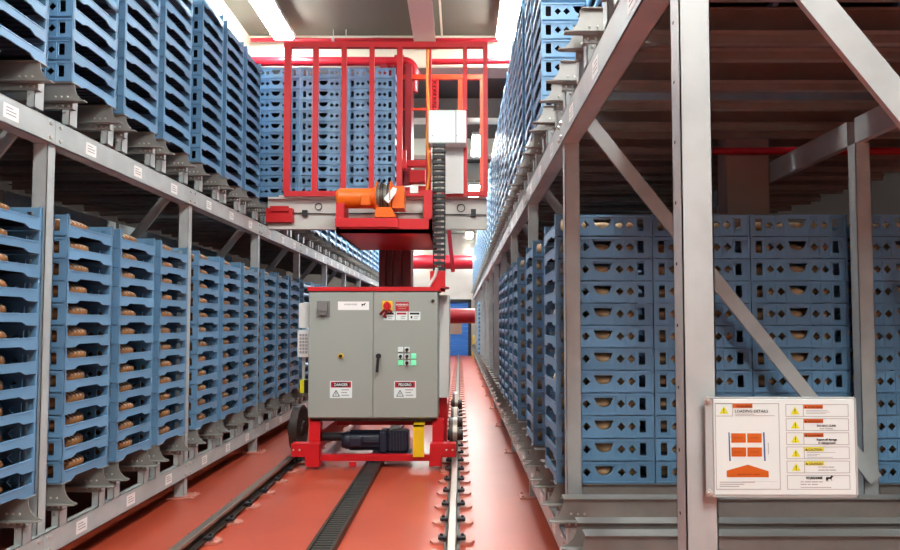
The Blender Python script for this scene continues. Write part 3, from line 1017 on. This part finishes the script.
# back frame of the cage
Y2 = 9.0
bf = MB(); pxbox(bf, 396, 74.5, 484, 79, Y2, .06); pxbox(bf, 458, 78, 462.5, 200, Y2, .06); pxbox(bf, 480, 78, 484, 200, Y2, .06); pxbox(bf, 405, 78, 407, 200, Y2, .04); pxbox(bf, 396, 108, 430, 110, Y2, .03)
part('back_frame', bf, mat('orange red frame paint', (226, 62, 24), .4), cr, 'orange red back frame')
lt = MB()
for k in range(8):
    y0, y1 = 79 + k * 4, 83 + k * 4
    for (pa, pb) in (((431, y0), (437, y1)), ((437, y0), (431, y1))):
        A_, B_ = at(*pa, 8.5), at(*pb, 8.5)
        lt.cyl((A_[0], 8.5, A_[1]), (B_[0], 8.5, B_[1]), .012, n=6)
pxbox(lt, 430, 78, 432, 112, 8.48, .04); pxbox(lt, 436.5, 78, 438.5, 112, 8.48, .04)
part('lattice_ladder', lt, M['red'], cr)
for x0, y0, x1, y1, Y_, d_ in ((402, 160, 428, 166, 8.6, .1), (402, 186, 428, 192, 8.6, .1), (410, 170, 425, 182, 8.55, .15), (400, 150, 406, 168, 8.3, .1)):
    part('sensor_mount', pxbox(MB(), x0, y0, x1, y1, Y_, d_), M['red'], cr)
wb = MB(); a0, zt0 = at(428.5, 110, 7.5); a1, zb0 = at(466.5, 143, 7.5); wb.bevbox(a0, a1, 7.5, 7.72, zb0, zt0, .01)
bx = part('white_box', wb, M['white'], cr, 'white electrical box')
l = MB(); pxbox(l, 432, 135, 433, 136, 7.497, .004); pxbox(l, 456, 135, 457, 136, 7.497, .004); pxbox(l, 455.5, 110, 456.3, 143, 7.497, .004)
part('box_screws', l, M['ink'], bx)
wb = MB(); pxbox(wb, 445, 143, 463.5, 193.5, 7.7, .03); part('grey_panel', wb, M['pale'], cr, 'pale grey panel under the white box')
# cable chain and cables
ch = MB().use(M['black'])
yy = 144.0
while yy < 270:
    p0 = at(432.5 if yy < 225 else 433, yy, 7.42); p1 = at(445.5, yy + 3.4, 7.42)
    ch.box(p0[0], p1[0], 7.40, 7.47, p1[1] + .005, p0[1])
    pm0 = at(437, yy + 3.5, 7.42); pm1 = at(441, yy + 6, 7.42)
    ch.use(M['wire']); ch.box(pm0[0], pm1[0], 7.42, 7.46, pm1[1], pm0[1]); ch.use(M['black'])
    yy += 5.6
for px_ in (433, 444.3):
    p0 = at(px_, 143, 7.42); p1 = at(px_ + 1, 271, 7.42)
    ch.box(p0[0], p1[0], 7.43, 7.45, p1[1], p0[1])
part('cable_chain', ch, None, cr, 'black hanging cable chain')
cc = MB()
cc.tube([(at(px, py, 7.6)[0], 7.6, at(px, py, 7.6)[1]) for px, py in ((428, 50), (427, 80), (428.5, 110), (427, 135), (428, 150), (429.5, 170), (428, 185), (425, 200), (424.5, 216))], .018, 8)
part('yellow_cable', cc, M['cable'], cr, 'orange yellow cable')
cc = MB().tube([(at(px, py, 7.2)[0], 7.2, at(px, py, 7.2)[1]) for px, py in ((437, 268), (435, 276), (430, 284), (427, 290))], .02, 8)
part('white_cable', cc, M['pale'], cr, 'white cable')
cc = MB().tube([(at(px, py, 7.4)[0], 7.4, at(px, py, 7.4)[1]) for px, py in ((397, 190), (404, 187), (412, 186), (417, 188))], .012, 6)
pxbox(cc, 410, 186, 418, 193, 7.38, .06)
part('limit_switch', cc, M['pale'], cr, 'pale limit switch with cable')

# ------------------------------------------------------------------ pipes
def pipe(label, pts, r, hangers=()):
    t = thing('sprinkler_pipe', pts[0], label, 'pipe')
    part('pipe_run', MB().tube(pts, r, 14), M['pipe'], t)
    for (x, y, z) in hangers:
        part('pipe_hanger', MB().cyl((x, y, z), (x, y, CEIL), .01, n=6).cyl((x - .02, y, z), (x + .02, y, z), r + .012, n=14), M['steel'], t)
    return t
za = at(0, 40, 9.3)[1]
pipe('thin red pipe running across just below the ceiling edge', [(-3.3, 9.3, za), (.6, 9.3, za)], .03, [(-2, 9.3, za)])
zb2 = at(0, 61.5, 9.3)[1]
xe = at(414, 60, 9.3)[0]
pts = [(-3.3, 9.3, zb2), (xe - .15, 9.3, zb2)] + [(xe - .15 + .15 * math.sin(t_ * math.pi / 12), 9.3, zb2 - .15 + .15 * math.cos(t_ * math.pi / 12)) for t_ in range(1, 7)] + [(xe, 9.3, zb2 - .5)]
tp = pipe('thick red pipe with an elbow behind the crane cage', pts, .07, [(-1.8, 9.3, zb2)])
part('pipe_coupling', MB().cyl((xe - .3, 9.3, zb2), (xe - .16, 9.3, zb2), .1, n=16).cyl((xe, 9.3, zb2 - .3), (xe, 9.3, zb2 - .16), .1, n=16), M['pipe'], tp)
zc2 = at(0, 61, 9.3)[1]
pipe('red pipe crossing above the crane beside the sign rack', [(xe + .25, 9.33, zc2), (1.2, 9.33, zc2 + .02)], .045)
zp = at(0, 151.5, 4.78)[1]
pipe('red sprinkler pipe passing under the upper shelf of the sign rack', [(1.75, 4.78, zp + .005), (7.5, 4.78, zp)], .03)
zq = at(0, 262, 24)[1]
pipe('broad red duct near the far wall', [(-2.0, 24, zq), (.5, 24, zq)], .28)
t = thing('sprinkler_drop', (-.3, 14, 3), 'slim red pipe hanging behind the cable chain', 'pipe')
A_ = at(449, 232, 13); B_ = at(453, 272, 13)
part('drop_pipe', MB().tube([(A_[0], 13, A_[1] + 1.4), (A_[0], 13, A_[1]), (B_[0], 13, B_[1])], .045, 10), M['pipe'], t)
part('pipe_bracket', MB().box(A_[0] - .25, A_[0] + .7, 12.96, 13.04, A_[1] + .1, A_[1] + .18), M['pipe'], t)

# lamps on the far wall
for j, (px_, py_, w_) in enumerate(((417, 258, 'beside the mast'), (471, 258, 'above the blue door'))):
    x, z = at(px_, py_, FAR - .2)
    t = thing('wall_lamp', (x, FAR - .1, z), 'bright white wall lamp at the far end %s' % w_, 'lamp', 'far wall lamps')
    part('lamp_body', MB().box(x - .3, x + .3, FAR - .12, FAR, z - .14, z + .14), M['pale'], t)
    part('lamp_glass', MB().bevbox(x - .28, x + .28, FAR - .17, FAR - .121, z - .12, z + .12, .02), M['lamp'], t)

# ------------------------------------------------------------------ sign on the near post
YS = 1.775
SX0, SZ0 = at(712.4, 399.0, YS)
SX1, SZ1 = at(855.5, 494.5, YS)
sc_x = (SX1 - SX0) / (777 - 62) ; sc_z = (SZ0 - SZ1) / (520 - 45)
def Sg(zx, zy): return SX0 + (zx - 62) * sc_x, SZ0 - (zy - 45) * sc_z
sg = thing('sign_board', (SX0, YS, SZ1), 'white loading details signboard bolted to the near post of the sign rack', 'sign')
part('backing_plate', MB().box(SX0 - .022, SX1 + .004, YS, YS + .004, SZ1 - .008, SZ0 + .006), M['steel'], sg)
brd = part('board', MB().bevbox(SX0, SX1, YS - .005, YS - .0005, SZ1, SZ0, .0015), M['white'], sg)
for zx, zy in ((36, 50), (40, 512)):
    x, z = Sg(zx, zy)
    part('bolt', MB().cyl((x, YS - .004, z), (x, YS, z), .011, n=14).dome((x, YS - .004, z), (0, -1, 0), .008, .006, 6), M['bolt'], sg)
fr = MB().box(SX0 - .012, SX1 + .006, YS - .004, YS + .005, SZ1 - .007, SZ1 - .001).box(SX0 - .012, SX1 + .006, YS - .004, YS + .005, SZ0 + .001, SZ0 + .005).box(SX1 + .001, SX1 + .006, YS - .004, YS + .005, SZ1 - .007, SZ0 + .005)
part('frame', fr, M['steel'], sg)
part('bracket_arm', MB().box(SX0 + .07, SX1, YS + .005, YS + .02, SZ1 - .012, SZ1 + .012).box(SX0 + .07, SX1, YS + .005, YS + .02, SZ0 - .02, SZ0 + .004), M['steel'], sg)
Yf = YS - .0052
def rect(mb, x0, y0, x1, y1, lift=0., d=.0003):
    p0, p1 = Sg(x0, y0), Sg(x1, y1)
    return mb.box(p0[0], p1[0], Yf - lift - d, Yf - lift, p1[1], p0[1])
def outline(mb, x0, y0, x1, y1, w=2.2):
    rect(mb, x0, y0, x1, y0 + w); rect(mb, x0, y1 - w, x1, y1); rect(mb, x0, y0 + w, x0 + w, y1 - w); rect(mb, x1 - w, y0 + w, x1, y1 - w)
def poly(mb, pts, lift=0., d=.0003):
    q = [Sg(*p) for p in pts]
    return mb.plate(q, [], lambda a, b, t_: (a, Yf - lift - t_ * d, b))
def stext(body, size, zx, zy, wide=1., align='LEFT', bold=False, m='txt', parent=None):
    x, z = Sg(zx, zy)
    return part('sign_text', text_mb(body, size * sc_z, x, Yf - .0009, z, wide * sc_x / sc_z, align, bold), M[m], parent)
def icon(cx, cy, parent):
    t_ = part('warning_triangle', poly(MB(), [(cx - 22, cy + 17), (cx + 22, cy + 17), (cx, cy - 21)]), M['lime'], parent, 'yellow warning triangle')
    mb = MB(); poly(mb, [(cx - 2.2, cy - 9), (cx + 2.2, cy - 9), (cx + 1.2, cy + 6), (cx - 1.2, cy + 6)], .0004); rect(mb, cx - 2, cy + 9, cx + 2, cy + 13, .0004)
    part('exclamation_mark', mb, M['txt'], t_)
grey_line = M['ink']
mb = MB(); outline(mb, 70, 65, 395, 493, 3); outline(mb, 70, 65, 161, 130, 2.4)
lp = part('loading_panel', mb, grey_line, brd)
lp2 = lp
icon(115, 100, brd)
part('warning_header', rect(MB(), 160, 67, 260, 88, .0003), M['sign_orange'], brd)
x, z = Sg(178, 84)
part('header_text', text_mb('WARNING', 17 * sc_z, x, Yf - .0012, z, .9, 'LEFT', True), mat('dark orange print', (150, 66, 20), .6), brd)
stext('LOADING DETAILS', 19.5, 170, 111, 1.02, m='txt', parent=brd)
mb = MB(); rect(mb, 172, 119, 270, 121); rect(mb, 172, 126, 372, 128.5); 
for k in range(2): rect(mb, 88, 455 + 10 * k, (266, 212)[k], 458.5 + 10 * k)
rect(mb, 88, 475.5, 186, 479); rect(mb, 335, 262, 338, 318); rect(mb, 200, 452.5, 378, 453.3)
part('small_print', mb, grey_line, brd)
mb = MB(); poly(mb, [(136, 210), (142, 210), (146, 352), (138, 352)]); poly(mb, [(311, 210), (319, 210), (322, 352), (314, 352)])
part('upright_bars', mb, M['sign_blue'], brd, 'two blue printed bars')
mb = MB()
for (x0, y0, x1, y1) in ((150, 215, 224, 261), (231, 215, 304, 261), (150, 285, 224, 330), (231, 285, 304, 330)):
    rect(mb, x0, y0, x1, y1)
poly(mb, [(124, 400), (232, 370), (335, 402), (336, 432), (124, 432)])
part('load_diagram', mb, M['sign_orange'], brd, 'orange printed load boxes')
mb = MB()
for (x0, y0) in ((163, 236), (244, 236), (163, 306), (244, 306)):
    rect(mb, x0, y0, x0 + 46, y0 + 2.4, .0004)
rect(mb, 176, 416, 250, 419, .0004); rect(mb, 256, 416, 292, 419, .0004)
part('diagram_lines', mb, mat('rust print', (140, 62, 18), .6), brd)
ROWS = ((70, 132), (141, 202), (211, 272), (281, 342), (351, 412), (422, 493))
for k, (y0, y1) in enumerate(ROWS):
    mb = MB(); outline(mb, 428, y0, 746, y1, 2.6)
    if k < 5: rect(mb, 516, y0 + 2, 519, y1 - 2)
    pn = part('notice_panel', mb, grey_line, brd)
    if k < 5:
        icon(475, (y0 + y1) / 2 + 2, pn)
        hd = part('notice_header', rect(MB(), 519, y0 + 2.7, 617, y0 + 22), M['sign_orange'] if k < 3 else M['lime'], pn, 'orange header strip' if k < 3 else 'yellow header strip')
        x, z = Sg(538, y0 + 19)
        part('header_text', text_mb('WARNING' if k < 3 else 'CAUTION', 16 * sc_z, x, Yf - .0008, z, .95, 'LEFT', True), M['paper'] if k > 2 else bpy.data.materials['dark orange print'], hd)
        tm_ = MB(); poly(tm_, [(523, y0 + 19), (535, y0 + 19), (529, y0 + 8)], .0004); part('header_triangle', tm_, M['txt'], hd)
mb = MB()
for y_, w_ in ((101, 108), (108, 118), (115, 100), (309, 142), (319, 64), (325, 50), (333, 130)):
    part('small_print', rect(MB(), 532, y_, 532 + w_, y_ + 2), grey_line, brd)
part('small_print', rect(MB(), 496, 481, 650, 484), grey_line, brd)
for y_, segs in ((190, ((598, 622), (626, 664))), (380, ((588, 598), (602, 634), (637, 668))), (395, ((586, 620), (623, 640), (643, 676))), (453, ((496, 512), (518, 548), (553, 584), (588, 608))), (466, ((496, 526), (532, 546), (552, 582)))):
    mb = MB()
    for a_, b_ in segs:
        rect(mb, a_, y_, b_, y_ + 4)
    part('small_print', mb, grey_line, brd)
stext('DO NOT CLIMB', 13.5, 632, 181, 1., 'CENTER', parent=brd)
stext('Report all damage', 14, 632, 250, 1., 'CENTER', True, parent=brd)
stext('to management', 14, 632, 266, 1., 'CENTER', parent=brd)
stext('WORKHORSE', 17, 523, 441, .78, 'LEFT', True, parent=brd)
x, z = Sg(624, 453)
horse(x, Yf - .0001, z, 30 * sc_z, M['txt'], brd)
